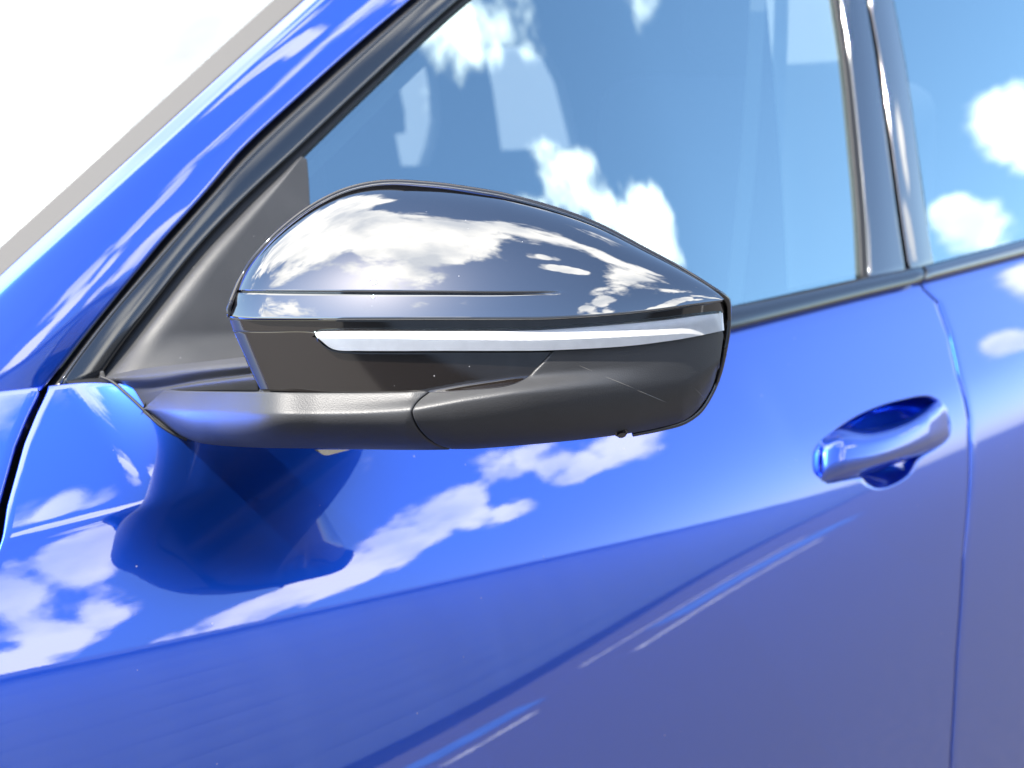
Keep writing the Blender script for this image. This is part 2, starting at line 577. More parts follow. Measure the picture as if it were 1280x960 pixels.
def body_panel(name, fa, fb, nu, parent, mat, roll=(0.0014, 0.012), hole=None, ub=None):
    d, u = body_rows()
    us = np.linspace(0, 1, nu) if ub is None else ub
    rows = []
    for k in range(len(d)+len(u)):
        row = []
        z0 = 0.94-d[k] if k < len(d) else 0.945
        if k >= len(d):
            z0 = 0.942+u[k-len(d)]*0.03
        X = fa(z0)+(fb(z0)-fa(z0))*us
        z = zc(X)-d[k] if k < len(d) else zc(X)+(zt(X)-zc(X))*u[k-len(d)]
        # refine X with the real heights
        Xa, Xb = fa(z), fb(z)
        X = Xa+(Xb-Xa)*us
        z = zc(X)-d[k] if k < len(d) else zc(X)+(zt(X)-zc(X))*u[k-len(d)]
        rows.append(np.stack([X, ybody(X, z), z], axis=1))
    return grid(name, np.array(rows), mat, parent, roll=roll, hole=hole), np.array(rows)


GAP = 0.0034
fender, _ = body_panel('fender', lambda z: np.full_like(np.asarray(z, float), -0.85), lambda z: xf(z)-GAP, 160, car, M['paint'])
fender['label'] = 'blue front wing panel ahead of the door gap'

# --- front door with a pocket for the handle
NU = 260
d_, u_ = body_rows()
H0 = [hit_body(x, y) for x, y in ((1016, 560), (1196, 545))]
hx0, hx1 = H0[0][0]-0.012, H0[1][0]+0.010
zlo = min(hit_body(1080, 622)[2], hit_body(1110, 622)[2]); zhi = hit_body(1170, 486)[2]+0.004
xmid = (hx0+hx1)/2
u0 = (hx0-xf(0.8))/(xr(0.8)-xf(0.8)); u1 = (hx1-xf(0.8))/(xr(0.8)-xf(0.8))
ic0, ic1 = int(u0*(NU-1)), int(math.ceil(u1*(NU-1)))
zrow = zc(xmid)-d_
jr0 = int(np.searchsorted(zrow, zlo))-1; jr1 = int(np.searchsorted(zrow, zhi))+1
door, DA = body_panel('front_door', lambda z: xf(z)+GAP, lambda z: xr(z)-0.0034, NU, car, M['paint'], hole=(ic0, ic1, jr0, jr1))
door['label'] = 'blue front door with the mirror reflected in it'

# ring patch around the pocket and the pocket bowl
pocket_px = [(1024, 588), (1025, 560), (1038, 543), (1062, 525), (1095, 509), (1130, 499), (1158, 495), (1174, 502), (1184, 517), (1188, 535),
             (1184, 549), (1170, 560), (1150, 572), (1138, 592), (1120, 605), (1098, 611), (1084, 605), (1076, 597), (1052, 601), (1032, 604)]
pk = cr(pocket_px+[pocket_px[0]], 161)[:-1]
pk3 = np.array([hit_body(x, y) for x, y in pk])
border = [(jr0, i) for i in range(ic0, ic1)]+[(j, ic1) for j in range(jr0, jr1)]+[(jr1, i) for i in range(ic1, ic0, -1)]+[(j, ic0) for j in range(jr1, jr0, -1)]
bp = np.array([DA[b] for b in border])
cxz = pk3.mean(axis=0)[[0, 2]]
pa = np.unwrap(np.arctan2(pk3[:, 2]-cxz[1], pk3[:, 0]-cxz[0]))
order = np.argsort(np.mod(pa, 2*math.pi)); pas = np.mod(pa, 2*math.pi)[order]
ba = np.mod(np.arctan2(bp[:, 2]-cxz[1], bp[:, 0]-cxz[0]), 2*math.pi)
ix = np.interp(ba, np.r_[pas-2*math.pi, pas, pas+2*math.pi], np.r_[pk3[order, 0]]*1.0 if False else np.tile(pk3[order, 0], 3))
iz = np.interp(ba, np.r_[pas-2*math.pi, pas, pas+2*math.pi], np.tile(pk3[order, 2], 3))
rings = []
for t in np.linspace(0, 1, 14):
    X = bp[:, 0]*(1-t)+ix*t; z = bp[:, 2]*(1-t)+iz*t
    rings.append(np.stack([X, ybody(X, z), z], axis=1))
for (sh, dp) in ((0.012, 0.0008), (0.03, 0.003), (0.05, 0.007), (0.09, 0.014), (0.18, 0.024), (0.32, 0.032), (0.55, 0.037), (0.8, 0.039), (0.97, 0.040)):
    X = ix+(cxz[0]-ix)*sh; z = iz+(cxz[1]-iz)*sh
    rings.append(np.stack([X, ybody(X, z)+dp, z], axis=1))
R_ = np.array(rings)
nb = R_.shape[1]
vv = list(R_.reshape(-1, 3)); ff = []
for j in range(R_.shape[0]-1):
    for i in range(nb):
        i2 = (i+1) % nb
        ff.append((j*nb+i, j*nb+i2, (j+1)*nb+i2, (j+1)*nb+i))
ff.append(tuple((R_.shape[0]-1)*nb+i for i in range(nb)))
pocket = link('handle_pocket', vv, ff, M['paint'], door)

# the pull bar
def hb(px, py, off):
    return hit_body(px, py, off)


top_c = [(1027, 550), (1050, 537), (1090, 536), (1130, 525), (1160, 509), (1176, 502), (1184, 510)]
bot_c = [(1028, 601), (1050, 599), (1085, 591), (1125, 578), (1155, 566), (1177, 555), (1187, 545)]
nb_ = 60
tc_, bc_ = cr(top_c, nb_), cr(bot_c, nb_)
tt = np.linspace(0, 1, nb_)
rows = []
for f in np.linspace(0, 1, 22):
    row = []
    for i in range(nb_):
        px, py = tc_[i]*(1-f)+bc_[i]*f
        e = min(1.0, 6*tt[i], 6*(1-tt[i]))
        bulge = 0.007+0.014*math.sin(math.pi*min(1, max(0, tt[i])))**0.6
        row.append(hit_body(px, py, bulge*max(0.12, (1-(2*f-1)**4))*(0.35+0.65*math.sqrt(e))))
    rows.append(row)
grid('door_handle', rows, M['paint'], door, roll=(0.003, 0.006))

rear_door, _ = body_panel('rear_door', lambda z: xr(z)+0.0034, lambda z: np.full_like(np.asarray(z, float), 1.95), 120, car, M['paint'])
body_panel('rear_quarter', lambda z: np.full_like(np.asarray(z, float), 1.957), lambda z: np.full_like(np.asarray(z, float), 3.2), 60, car, M['paint'])
rear_door['label'] = 'blue rear door behind the handle'

# black sheet added behind the panel gaps to block light through them
Xs = np.linspace(-0.85, 3.19, 80); rows = []
for h in np.linspace(0, 1, 40):
    z = ZB+0.01+(zt(Xs)-0.008-ZB)*h
    rows.append(np.stack([Xs, ybody(Xs, z)+0.052, z], axis=1))
grid('gap_backing', rows, M['dark'], car)
# sill under the doors
Xs = np.linspace(-0.85, 3.2, 30)
y0 = float(ybody(0, ZB))
rows = [np.stack([Xs, np.full(30, y), np.full(30, z)], axis=1) for y, z in ((y0+.02, .315), (y0+.008, .30), (y0+.015, .24), (y0+.06, .19), (y0+.3, .18))]
grid('sill', rows, M['matte'], car)

# --- A pillar
Wp = [(-160, 492), (-80, 422), (0, 346), (100, 255), (200, 164), (300, 73), (381, 0), (480, -90), (640, -225)]
Kp = [(-70, 500), (-30, 470), (0, 440), (53, 384), (108, 322), (163, 262), (222, 200), (285, 139), (350, 78), (432, 8), (520, -68), (680, -200)]
Bp = [(50, 486), (74, 456), (98, 425), (126, 390), (175, 330), (200, 300), (245, 250), (300, 178+8), (374, 117), (440, 58), (508, 0), (600, -78), (740, -190)]
NA = 120
b3 = np.array([G(x, y, 0.004) for x, y in cr(Bp, NA)])


def facet(base, px, nrm_):
    """3D curve through the traced line px lying on the facet that leaves curve base with the given facing"""
    tg = np.gradient(base, axis=0); tg /= np.linalg.norm(tg, axis=1, keepdims=True)
    tg = tg*0.3+0.7*tg.mean(axis=0)
    out = []
    for i, (x, y) in enumerate(cr(px, len(base))):
        t = tg[i]/np.linalg.norm(tg[i])
        n_ = np.array(nrm_, float); n_ -= np.dot(n_, t)*t; n_ /= np.linalg.norm(n_)
        r_ = ray(x, y)
        out.append(CAM+r_*(np.dot(base[i]-CAM, n_)/np.dot(r_, n_)))
    return np.array(out)


k3 = facet(b3, Kp, (-0.276, -0.863, 0.424))
v3 = facet(k3, [(x+13, y+7) for x, y in Wp], (-0.357, -0.713, 0.604))
w3 = facet(v3, Wp, (-0.50, -0.25, 0.83))
rows = []
for f in np.linspace(0, 1, 7)[:-1]:
    rows.append(w3*(1-f)+v3*f)
for f in np.linspace(0, 1, 14)[:-1]:
    rows.append(v3*(1-f)+k3*f)
for f in np.linspace(0, 1, 24):
    rows.append(k3*(1-f)+b3*f)
rows = np.array(rows)
bul = np.zeros(len(rows)); bul[:20] = np.sin(np.linspace(0, math.pi, 20))*0.0008; bul[19:] = np.sin(np.linspace(0, math.pi, 24))*0.001
rows = rows+bul[:, None, None]*np.array((-0.3, -0.75, 0.6))
for _ in range(2):                     # soften the crease
    sm = rows.copy(); sm[1:-1] = 0.25*rows[:-2]+0.5*rows[1:-1]+0.25*rows[2:]; rows = sm
pil = grid('windscreen_pillar', rows, M['paint'], car, roll=(0.0018, 0.012))
# windscreen trim and glass
wt0 = facet(w3, [(x-7, y-4) for x, y in Wp], (-0.53, -0.2, 0.82))+np.array((0.002, 0.002, -0.003))
wt1 = facet(wt0, [(x-32, y-6) for x, y in Wp], (-0.55, -0.14, 0.82))
grid('windscreen_trim', ruled(wt0, wt1, 8), M['wtrim'], car, roll=(0.001, 0.004))
rows = []
for t in np.r_[np.linspace(-0.02, 0.3, 20), np.linspace(0.35, 1.3, 20)]:
    rows.append(wt1+np.array((-0.16*t+0.05*t*t, t, 0.06*t-0.03*t*t))+np.array((0.003, 0.0, -0.003)))
grid('windscreen', rows, M['windscreen'], car, face=(-3, -0.6, 3))

# --- frames and seals beside the side glass
L0 = [(56, 486), (78, 458), (104, 424), (131, 390), (180, 330), (205, 300), (250, 250), (306, 186), (380, 117), (446, 58), (514, 0), (606, -78), (746, -190)]
L1 = [(76, 480), (99, 447), (142, 391), (197, 327), (222, 298), (262, 253), (322, 188), (403, 113), (527, 3), (624, -78), (768, -190)]
L2 = [(124, 470), (150, 432), (182, 390), (244, 312), (300, 252), (366, 190), (455, 106), (571, 0), (672, -78), (800, -176)]
L3 = [(134, 470), (162, 434), (192, 394), (254, 317), (310, 258), (374, 196), (461, 111), (577, 3), (677, -74), (806, -172)]
NS = 90
grid('window_seal', ruled(Gc(L0, NS, -0.004), Gc([(x-3, y) for x, y in L1], NS, 0.003), 6), M['rubber'], car, roll=(0.0015, 0.01))
seal_b = np.array([G(x-1, y, 0.004) for x, y in cr(L1, NS)])
tube('bright_bead', seal_b, 0.0011, M['frame'], car)
fr = ruled(Gc([(x+3, y) for x, y in L1], NS, 0.005), Gc([(x-2, y) for x, y in L2], NS, 0.005), 12)
fr = fr+np.sin(np.linspace(0, math.pi, 12))[:, None, None]*0.0004*np.array((-0.25, -0.9, 0.3))
grid('window_frame', fr, M['frame'], car, roll=(0.0015, 0.008))
grid('glass_run_seal', ruled(Gc(L2, NS, -0.001), Gc(L3, NS, 0.001), 5), M['rubber'], car, roll=(0.0012, 0.006))
# small cap at the foot of the frame
grid('frame_foot_cap', ruled(Gc([(68, 488), (100, 482), (132, 474)], 20, 0.004), Gc([(80, 475), (106, 469.5), (128, 465)], 20, 0.005), 6), M['satin_trim'], car, roll=(0.001, 0.006))

# --- side glass
left = cr([(60, 600), (134, 470), (254, 317), (374, 196), (461, 111), (577, 3), (677, -74), (806, -172)], 60)
right = cr([(1085, 362), (1080, 345), (1074, 270), (1066, 180), (1056, 80), (1044, 0), (1034, -60), (1016, -150)], 60)
left = cr([(60, 600), (134, 470), (254, 317), (374, 196), (461, 111), (577, 3), (677, -74), (806, -172)], 60)
pxg = ruled(left, right, 60)
sg = np.array([[G(x, y, -0.004) for x, y in r] for r in pxg])
grid('side_window', sg, M['glass'], car)
# belt trim under the glass
tb = [(330, 500), (600, 448), (912, 383), (1000, 364), (1080, 347), (1150, 333)]
bb = [(330, 552), (600, 488), (912, 411), (1000, 389), (1080, 369), (1152, 352)]
bt = ruled(Gc(tb, 80, 0.006), Gc(bb, 80, 0.013), 14)
bt = bt+np.sin(np.linspace(0, math.pi, 14))[:, None, None]*0.0035*np.array((0, -0.9, 0.4))
grid('belt_trim', bt, M['frame'], car, roll=(0.001, 0.01))
tb = [(1155, 332), (1215, 316), (1280, 299), (1400, 268), (1560, 226)]
bb = [(1157, 350), (1215, 335), (1280, 318), (1400, 287), (1560, 245)]


def ext(c, X):
    """carry a curve straight on to the rear of the car"""
    d_e = (c[-1]-c[-6])/(c[-1]-c[-6])[0]
    return np.vstack([c, [c[-1]+d_e*t for t in np.linspace(0.02, X-c[-1][0], 20)]])


bt = ruled(ext(Gc(tb, 60, 0.006), 3.1), ext(Gc(bb, 60, 0.012), 3.1), 12)
bt = bt+np.sin(np.linspace(0, math.pi, 12))[:, None, None]*0.0035*np.array((0, -0.9, 0.4))
grid('belt_trim', bt, M['pillar'], car, roll=(0.001, 0.01))
# B pillar: seal, front door cover, rear door cover
e0 = [(1078, 350), (1074, 270), (1066, 180), (1056, 80), (1044, 0), (1030, -90), (1016, -170)]
e1 = [(1087, 348), (1083, 270), (1075, 180), (1064, 80), (1052, 0), (1038, -90), (1024, -170)]
e2 = [(1132, 337), (1122, 270), (1110, 180), (1096, 80), (1083, 0), (1068, -90), (1056, -170)]
e3 = [(1138, 336), (1128, 270), (1116, 180), (1102, 80), (1088, 0), (1073, -90), (1061, -170)]
e4 = [(1168, 330), (1158, 270), (1146, 180), (1132, 80), (1117, 0), (1102, -90), (1090, -170)]
grid('pillar_seal', ruled(Gc(e0, 50, 0.0), Gc(e1, 50, 0.003), 4), M['rubber'], car, roll=(0.001, 0.006))
for (a, b, o0, o1) in ((e1, e2, 0.004, 0.006), (e3, e4, 0.006, 0.003)):
    pp = ruled(Gc([(x+1, y) for x, y in a], 60, o0), Gc([(x-1, y) for x, y in b], 60, o1), 20)
    pp = pp+np.sin(np.linspace(0, math.pi, 20))[:, None, None]*0.0007*np.array((0, -0.95, 0.25))
    grid('pillar_cover', pp, M['pillar'], car, roll=(0.0014, 0.01))
left = Gc([(1166, 352), (1158, 270), (1146, 180), (1132, 80), (1117, 0), (1100, -100), (1090, -170)], 40, -0.001)
rights = np.array([(3.05, yg(3.05, z)+0.001, z) for z in left[:, 2]])
sg = ruled(left, rights, 50)
grid('rear_side_window', sg, M['glass'], car)

# --- cabin
def far_wall(outer, holes, y, name, mat):
    def pt(px, py):
        d = ray(px, py); t = (y-CAM[1])/d[1]
        return CAM+t*d
    loops = [[Vector(pt(*q)) for q in outer]]+[[Vector(pt(*q)) for q in h] for h in holes]
    flat = [p for l in loops for p in l]
    tris = tessellate_polygon(loops)
    n = len(flat)
    verts = [tuple(p) for p in flat]+[(p.x, p.y+0.03, p.z) for p in flat]
    faces = [tuple(t) for t in tris]+[tuple(n+i for i in t[::-1]) for t in tris]
    k = 0
    for l in loops:
        for i in range(len(l)):
            a, b = k+i, k+(i+1) % len(l)
            faces.append((a, b, n+b, n+a))
        k += len(l)
    return link(name, verts, faces, mat, car, smooth=False)


far_wall([(-300, 900), (1500, 560), (1500, -250), (300, -250)],
         [[(500, 112), (520, 84), (543, 78), (548, 100), (551, 150), (545, 178), (535, 208), (502, 208), (494, 168), (507, 166), (506, 140)],
          [(604, 60), (660, 58), (690, 72), (706, 104), (726, 184), (627, 189), (616, 110)]], 1.46, 'far_side_trim', M['cabin'])
box('headliner', (1.75, 0.88, 1.49), (2.8, 1.2, 0.03), M['cabin'], car)
box('cabin_floor', (1.5, 0.75, 0.55), (3.2, 1.4, 0.04), M['cabin'], car)
box('cabin_rear', (3.0, 0.78, 1.0), (0.04, 1.4, 0.95), M['cabin'], car)
box('dashboard', (0.05, 0.78, 0.82), (0.5, 1.3, 0.26), M['cabin'], car, bev=0.06)
box('door_card', (0.45, 0.085, 0.74), (1.1, 0.03, 0.38), M['cabin'], car)
for x, y in ((1.15, 0.43), (0.74, 1.08)):
    s = box('seat', (x, y, 0.84), (0.14, 0.46, 0.58), M['cabin'], car, bev=0.06)
    box('headrest', (0.03, 0, 0.40), (0.10, 0.25, 0.18), M['cabin'], s, bev=0.045)
# pale lining of the pillar seen through the glass
lin = ruled(np.array([G(x+14, y+4, -0.05) for x, y in cr(L3, 40)]), np.array([G(x+32, y+8, -0.055) for x, y in cr(L3, 40)]), 5)
grid('pillar_lining', lin, M['cabin_light'], car)
# lining of the centre pillar and the belt hanging in front of it
pl0 = cr([(985, 380), (980, 270), (970, 130), (958, 0), (945, -120)], 30)
pl1 = cr([(1072, 360), (1068, 270), (1058, 130), (1043, 0), (1028, -120)], 30)
pg = np.array([[G(x, y, -0.075) for x, y in r] for r in ruled(pl0, pl1, 8)])
grid('centre_pillar_lining', pg, M['pale_lining'], car)
sb = np.array([[G(x, y, -0.055) for x, y in r] for r in ruled(cr([(905, 400), (925, 200), (938, 0), (944, -120)], 30), cr([(925, 400), (945, 200), (957, 0), (962, -120)], 30), 4)])
grid('seat_belt', sb, M['cabin_light'], car)

# ------------------------------------------------------------------ door mirror
SIL = [(297, 362), (303, 346), (316, 325), (340, 298), (370, 272), (400, 252), (430, 238), (460, 230), (492, 227), (530, 229), (560, 232), (600, 238), (632, 244), (694, 261), (747, 281),
       (810, 314), (857, 340), (893, 363), (905, 374)]
EDG = [(284, 394), (300, 397), (354, 398), (460, 398), (560, 398), (640, 398), (685, 397.5), (747, 394), (810, 388), (872, 379), (903, 375)]
GRV = [(296, 364), (360, 365.5), (460, 366.5), (560, 367), (640, 367.3), (716, 366)]


def dplan(px):
    """distance of the housing's front along the plan curve: nearest in the middle, swept back to both ends"""
    x = (px-585.0)/2640.0
    Rr = np.where(x > 0, 0.165, 0.195)
    return 0.722+Rr-np.sqrt(np.maximum(Rr**2-x**2, 1e-6))


NC = 220
cpar = np.linspace(0, 1, NC)
# columns: bottom on the edge, top on the outline, spread so they stay near vertical
top = cr(SIL, 800)
xe = 284+(903-284)*cpar
ye = atx_s(EDG, xe)
xt_ = 297+(905-297)*(0.5*cpar+0.5*(1-np.cos(np.pi*cpar))/2)
xt_ = 297+(905-297)*np.clip(cpar*0.985+0.015*cpar, 0, 1)
yt_ = np.interp(xt_, top[:, 0], top[:, 1])
yg_ = np.where(xe < 716, atx_s(GRV, np.clip(xe+12*(1-cpar), 296, 716)), 0)
fg = np.clip((ye-yg_)/(ye-yt_), 0.02, 0.98)
i716 = np.argmin(abs(xe-716))
i716 = int(np.nonzero(xe < 712)[0][-1])
fg[i716:] = fg[i716]
fade = 1-sst(560, 712, xe)
qn = []
rows = []
for k, (kind, t) in enumerate([('r', t) for t in (0, 1, 2, 3)]+[('s', t) for t in np.linspace(0, 1, 14)]+[('g', t) for t in np.linspace(0, 1, 9)[1:]]+[('c', t) for t in (1-np.cos(np.linspace(0, math.pi/2, 70)**1.0))[1:][::1]]):
    gw = 3.4/np.maximum(ye-yt_, 20)
    if kind == 'r':
        q = np.zeros(NC)
    elif kind == 's':
        q = fg*t*1.0-gw*0.5*t
    elif kind == 'g':
        q = fg-gw*0.5+gw*t
    else:
        tt_ = math.sin(math.acos(1-t)) if t < 1 else 1.0
        q = (fg+gw*0.5)+(1-fg-gw*0.5)*tt_
    q = np.clip(q, 0, 1)
    px = xe+(xt_-xe)*q; py = ye+(yt_-ye)*q
    q0 = 0.30
    s = np.minimum(q0+(1-q0)*q, 0.992)
    H = (ye-yt_)/2640.0
    g = (math.sqrt(1-q0*q0)-np.sqrt(np.maximum(1-s*s, 0)))
    D = dplan(px)+0.98*H/(1-q0)*g*0.80
    # the inboard end turns away
    tl = np.clip(1-(px-(xe[0]+(xt_[0]-xe[0])*q))/46.0, 0, 1)
    D = D+0.016*(1-np.sqrt(1-0.96*tl**2))
    if kind == 'r':
        py = py+(0.9, 1.9, 2.4, 1.5)[3-t]*1.0
        D = D+(0.0002, 0.0009, 0.0022, 0.007)[3-t]
    if kind == 'g':
        D = D+0.0045*math.sin(math.pi*t)**0.7*fade
    rows.append(np.array([P(a, b, c) for a, b, c in zip(px, py, D)]))
capA = np.array(rows)
mirror_parent_rows = None


# lower housing: one depth function for panel, lamp and shell
BOT = [(326, 488), (380, 500), (450, 540), (520, 556), (566, 562), (596, 561), (713, 551), (791, 541), (854, 526), (874, 511), (889, 486), (899, 455), (905, 430)]
RIDGE = [(280, 520), (520, 514), (580, 503), (640, 494), (720, 486), (800, 480), (860, 470), (905, 450)]
PAN = [(326, 489), (430, 490.5), (535, 490.5), (580, 488), (625, 484), (648, 478), (666, 468), (682, 453), (693, 440)]


def dlow(px, py):
    px = np.asarray(px, float); py = np.asarray(py, float)
    e = atx_s(EDG, np.clip(px, 284, 903))
    dz = (py-e)/2640.0
    D = dplan(px)+0.0035+0.20*dz
    rd = atx(RIDGE, px)
    bt_ = atx(BOT, np.clip(px, 326, 905))
    bt_ = np.maximum(bt_, rd+10)
    # shelf: the shell steps forward between the panel and the ridge, fading to the tip
    sh = 0.010*(1-sst(640, 850, px))
    D = D-sh*sst(0, 1, (py-(rd-24))/24.0)
    q = np.clip((py-rd)/(bt_-rd), 0, 1)
    D = D+0.034*(1-np.sqrt(1-0.985*q*q))
    # tip rounds away
    tr = np.clip((px-850)/57.0, 0, 1)
    D = D+0.010*(1-np.sqrt(1-0.95*tr*tr))
    lb = 285+(py-396)*0.45
    tl = np.clip(1-(px-lb)/20.0, 0, 1)
    D = D+0.001*tl*tl
    return D


def low_patch(c0, c1, nv, off=0.0):
    g = ruled(c0, c1, nv)
    D = dlow(g[..., 0], g[..., 1])-off
    return np.array([[P(a[0], a[1], d) for a, d in zip(r, dr)] for r, dr in zip(g, D)])


# lower shell (the part's own mesh)
LEDT = [(391, 413.5), (420, 413), (560, 413), (640, 412.5), (685, 411), (779, 404), (841, 398), (872, 393.5), (904, 389)]
LEDB = [(395, 421), (403, 430), (416, 437), (447, 439.5), (560, 439.5), (640, 439.5), (685, 439), (779, 434), (841, 426.5), (872, 421), (905, 414)]
n = 160
xs = np.linspace(520, 903, n)
# shell top line follows the panel's lower edge and then the lamp's lower edge
tpy = np.where(xs < 694, atx_s(PAN, np.clip(xs, 326, 693)), atx_s(LEDB, np.clip(xs, 395, 905)))
ctop = np.stack([xs, tpy+0.5], axis=1)
cbot_c = [(565, 561.5), (596, 561), (713, 551), (791, 541), (830, 533), (856, 525), (873, 511), (889, 486), (898, 458), (904, 420)]
cb = cr(cbot_c, n)
sl = np.linspace(0, 1, n)
g = ruled(ctop, cb, 46)
# left edge follows the joint with the arm
joint = cr([(538, 491), (525, 501), (518, 512), (520, 524), (530, 541), (547, 555), (565, 561.5)], 46)
w = np.exp(-np.arange(n)/14.0)[None, :, None]
g = g+w*(joint[:, None, :]-g[:, :1, :])
D = dlow(g[..., 0], g[..., 1])-0.0015
shellA = np.array([[P(a[0], a[1], d) for a, d in zip(r, dr)] for r, dr in zip(g, D)])
mirror = grid('side_mirror', shellA, M['matte'], car, roll=(0.0010, 0.010))
mirror['label'] = 'door mirror with gloss black cap, white turn signal strip and matte grey lower shell'
cap = grid('mirror_cap', capA, M['gloss'], mirror)
cap['label'] = 'gloss black mirror cap reflecting clouds'

# gloss strip behind the lamp and the panel below it
n = 150
pt_ = cr([(287, 399), (320, 400), (460, 400.5), (640, 400.5), (685, 399.5), (747, 396), (810, 390), (872, 381), (904, 377)], n)
pb_ = cr([(292, 414), (330, 414.5), (460, 414.5), (640, 414), (685, 412.5), (779, 405.5), (841, 399.5), (872, 395), (905, 390.5)], n)
grid('lamp_surround', low_patch(pt_, pb_, 10), M['piano'], mirror, roll=(0.0004, 0.004))
c0 = cr([(292.5, 415), (330, 415.3), (391, 415.5), (396, 424), (404, 432), (417, 438.5), (447, 441), (560, 441), (640, 441), (692, 440.5)], n)
c1 = cr([(326, 487.5), (380, 489.5), (430, 490), (535, 490), (580, 487.5), (625, 483), (648, 477), (666, 467), (682, 452), (692.5, 441.5)], n)
pan = grid('lower_panel', low_patch(c0, c1, 30), M['piano'], mirror, roll=(0.0003, 0.003))
pan['label'] = 'gloss black panel under the turn signal'

# turn signal: fluted reflector and clear lens
n = 420
c0 = cr([(393, 415), (420, 414), (560, 414), (640, 413.5), (685, 412), (779, 405), (841, 399), (872, 394.5), (904, 390)], n)
c1 = cr([(398, 423), (417, 436.5), (447, 438.5), (560, 438.5), (640, 438.5), (685, 438), (779, 433), (841, 425.5), (872, 420), (905, 413)], n)
rf = low_patch(c0, c1, 9, off=0.0020)
k = np.arange(n)
flute = 0.00006*np.abs(np.sin(k*math.pi/10))
rf = rf+np.linspace(0.0018, -0.0006, 9)[:, None, None]*FW
rf = rf+(flute[None, :, None]*np.sin(np.linspace(0.0, math.pi, 9))[:, None, None])*(-FW)
sig = grid('turn_signal', rf, M['reflector'], mirror)
sig['label'] = 'white turn signal strip wrapping round the mirror'
grid('signal_lens', low_patch(c0[::3], c1[::3], 8, off=0.0038), M['lens'], mirror, roll=(0.0006, 0.003))
# rim round the open back of the housing
outl = [(288, 396), (286, 388), (296, 360)]+SIL[1:-1]+[(906, 372), (909.5, 380), (910, 396), (909, 415), (905, 440), (899, 466), (890, 489), (875, 513), (856, 527), (830, 535), (791, 543)]
op = cr(outl, 220)
topD = np.interp(np.linspace(0, 1, NC), np.linspace(0, 1, NC), np.linalg.norm((capA[-1]-CAM), axis=1))
capt = capA[-1]
rimp = []
for (x, y) in op:
    if y < 376 and x > 296:
        j = int(np.argmin(abs(xt_-x)))
        Dd = float(np.dot(capt[j]-CAM, FW))
    else:
        Dd = float(dlow(np.clip(x, 292, 905), max(y, 398)))+0.004
    rimp.append((x, y, Dd))
rimp = np.array(rimp)
ks = np.ones(9)/9
rimp[:, 2] = np.convolve(np.pad(rimp[:, 2], 4, mode='edge'), ks, mode='valid')
rim3 = np.array([P(x, y, d+0.0025) for x, y, d in rimp])
rimo = tube('housing_rim', rim3, np.interp(rimp[:, 0], [280, 600, 800, 910], [0.0013, 0.0012, 0.0013, 0.0017]), M['piano'], mirror, sides=12)

# back of the housing and the mirror glass
loop = np.vstack([rim3, np.array([P(x, y, float(dlow(x, y))+0.012) for x, y in cr([(791, 541), (713, 551), (596, 560), (566, 561), (500, 552), (400, 520), (330, 490), (290, 405)], 60)])])
cen = loop.mean(axis=0)
back_dir = np.array((0.85, 0.5, 0)); back_dir /= np.linalg.norm(back_dir)
RN = np.array((0.94, 0.34, 0.0)); RN /= np.linalg.norm(RN)          # the glass looks back at the driver
ED = np.array((0.97, 0.24, 0.0)); ED /= np.linalg.norm(ED)
plane_c = (loop @ RN).max()+0.045
lpx = 640+FPX*((loop-CAM) @ RT)/((loop-CAM) @ FW)
dist = (plane_c-loop @ RN)/np.dot(ED, RN)
dist = dist*(1-0.97*sst(470, 740, lpx))+0.003
L0_ = loop
L1_ = loop+dist[:, None]*ED
zcen = cen[2]
L1_[:, 2] = zcen+(loop[:, 2]-zcen)*(0.92-0.48*np.clip(dist/0.16, 0, 1.0))
c1_ = L1_.mean(axis=0)
L2_ = c1_+(L1_-c1_)*0.93-RN*0.006
nl = len(loop)
vv = list(L0_)+list(L1_)+list(L2_)
ff = []
for a, b in ((0, 1), (1, 2)):
    for i in range(nl):
        i2 = (i+1) % nl
        ff.append((a*nl+i, a*nl+i2, b*nl+i2, b*nl+i))
link('housing_back', vv, ff, M['matte'], mirror)
cg = L2_.mean(axis=0)
link('mirror_glass', list(L2_)+[cg], [(i, (i+1) % nl, nl) for i in range(nl)], M['mirror'], mirror)

# --- arm between door and housing
def inv_lerp_D(px, x0, D0, x1, D1):
    t = (px-x0)/(x1-x0)
    return 1.0/((1-t)/D0+t/D1)


def d_of(p):
    return float(np.dot(p-CAM, FW))


D_foot = d_of(hit_body(185, 514, 0.004))
D_end = float(dlow(518, 514))-0.0015


def darm(px):
    q = cr([(0, D_foot), (0.22, D_foot*0.45+0.775*0.55-0.012), (0.44, float(dlow(335, 470))-0.010), (0.66, float(dlow(400, 470))-0.008), (1.0, D_end)], 200)
    return np.interp((np.asarray(px, float)-182)/(518-182), q[:, 0], q[:, 1])


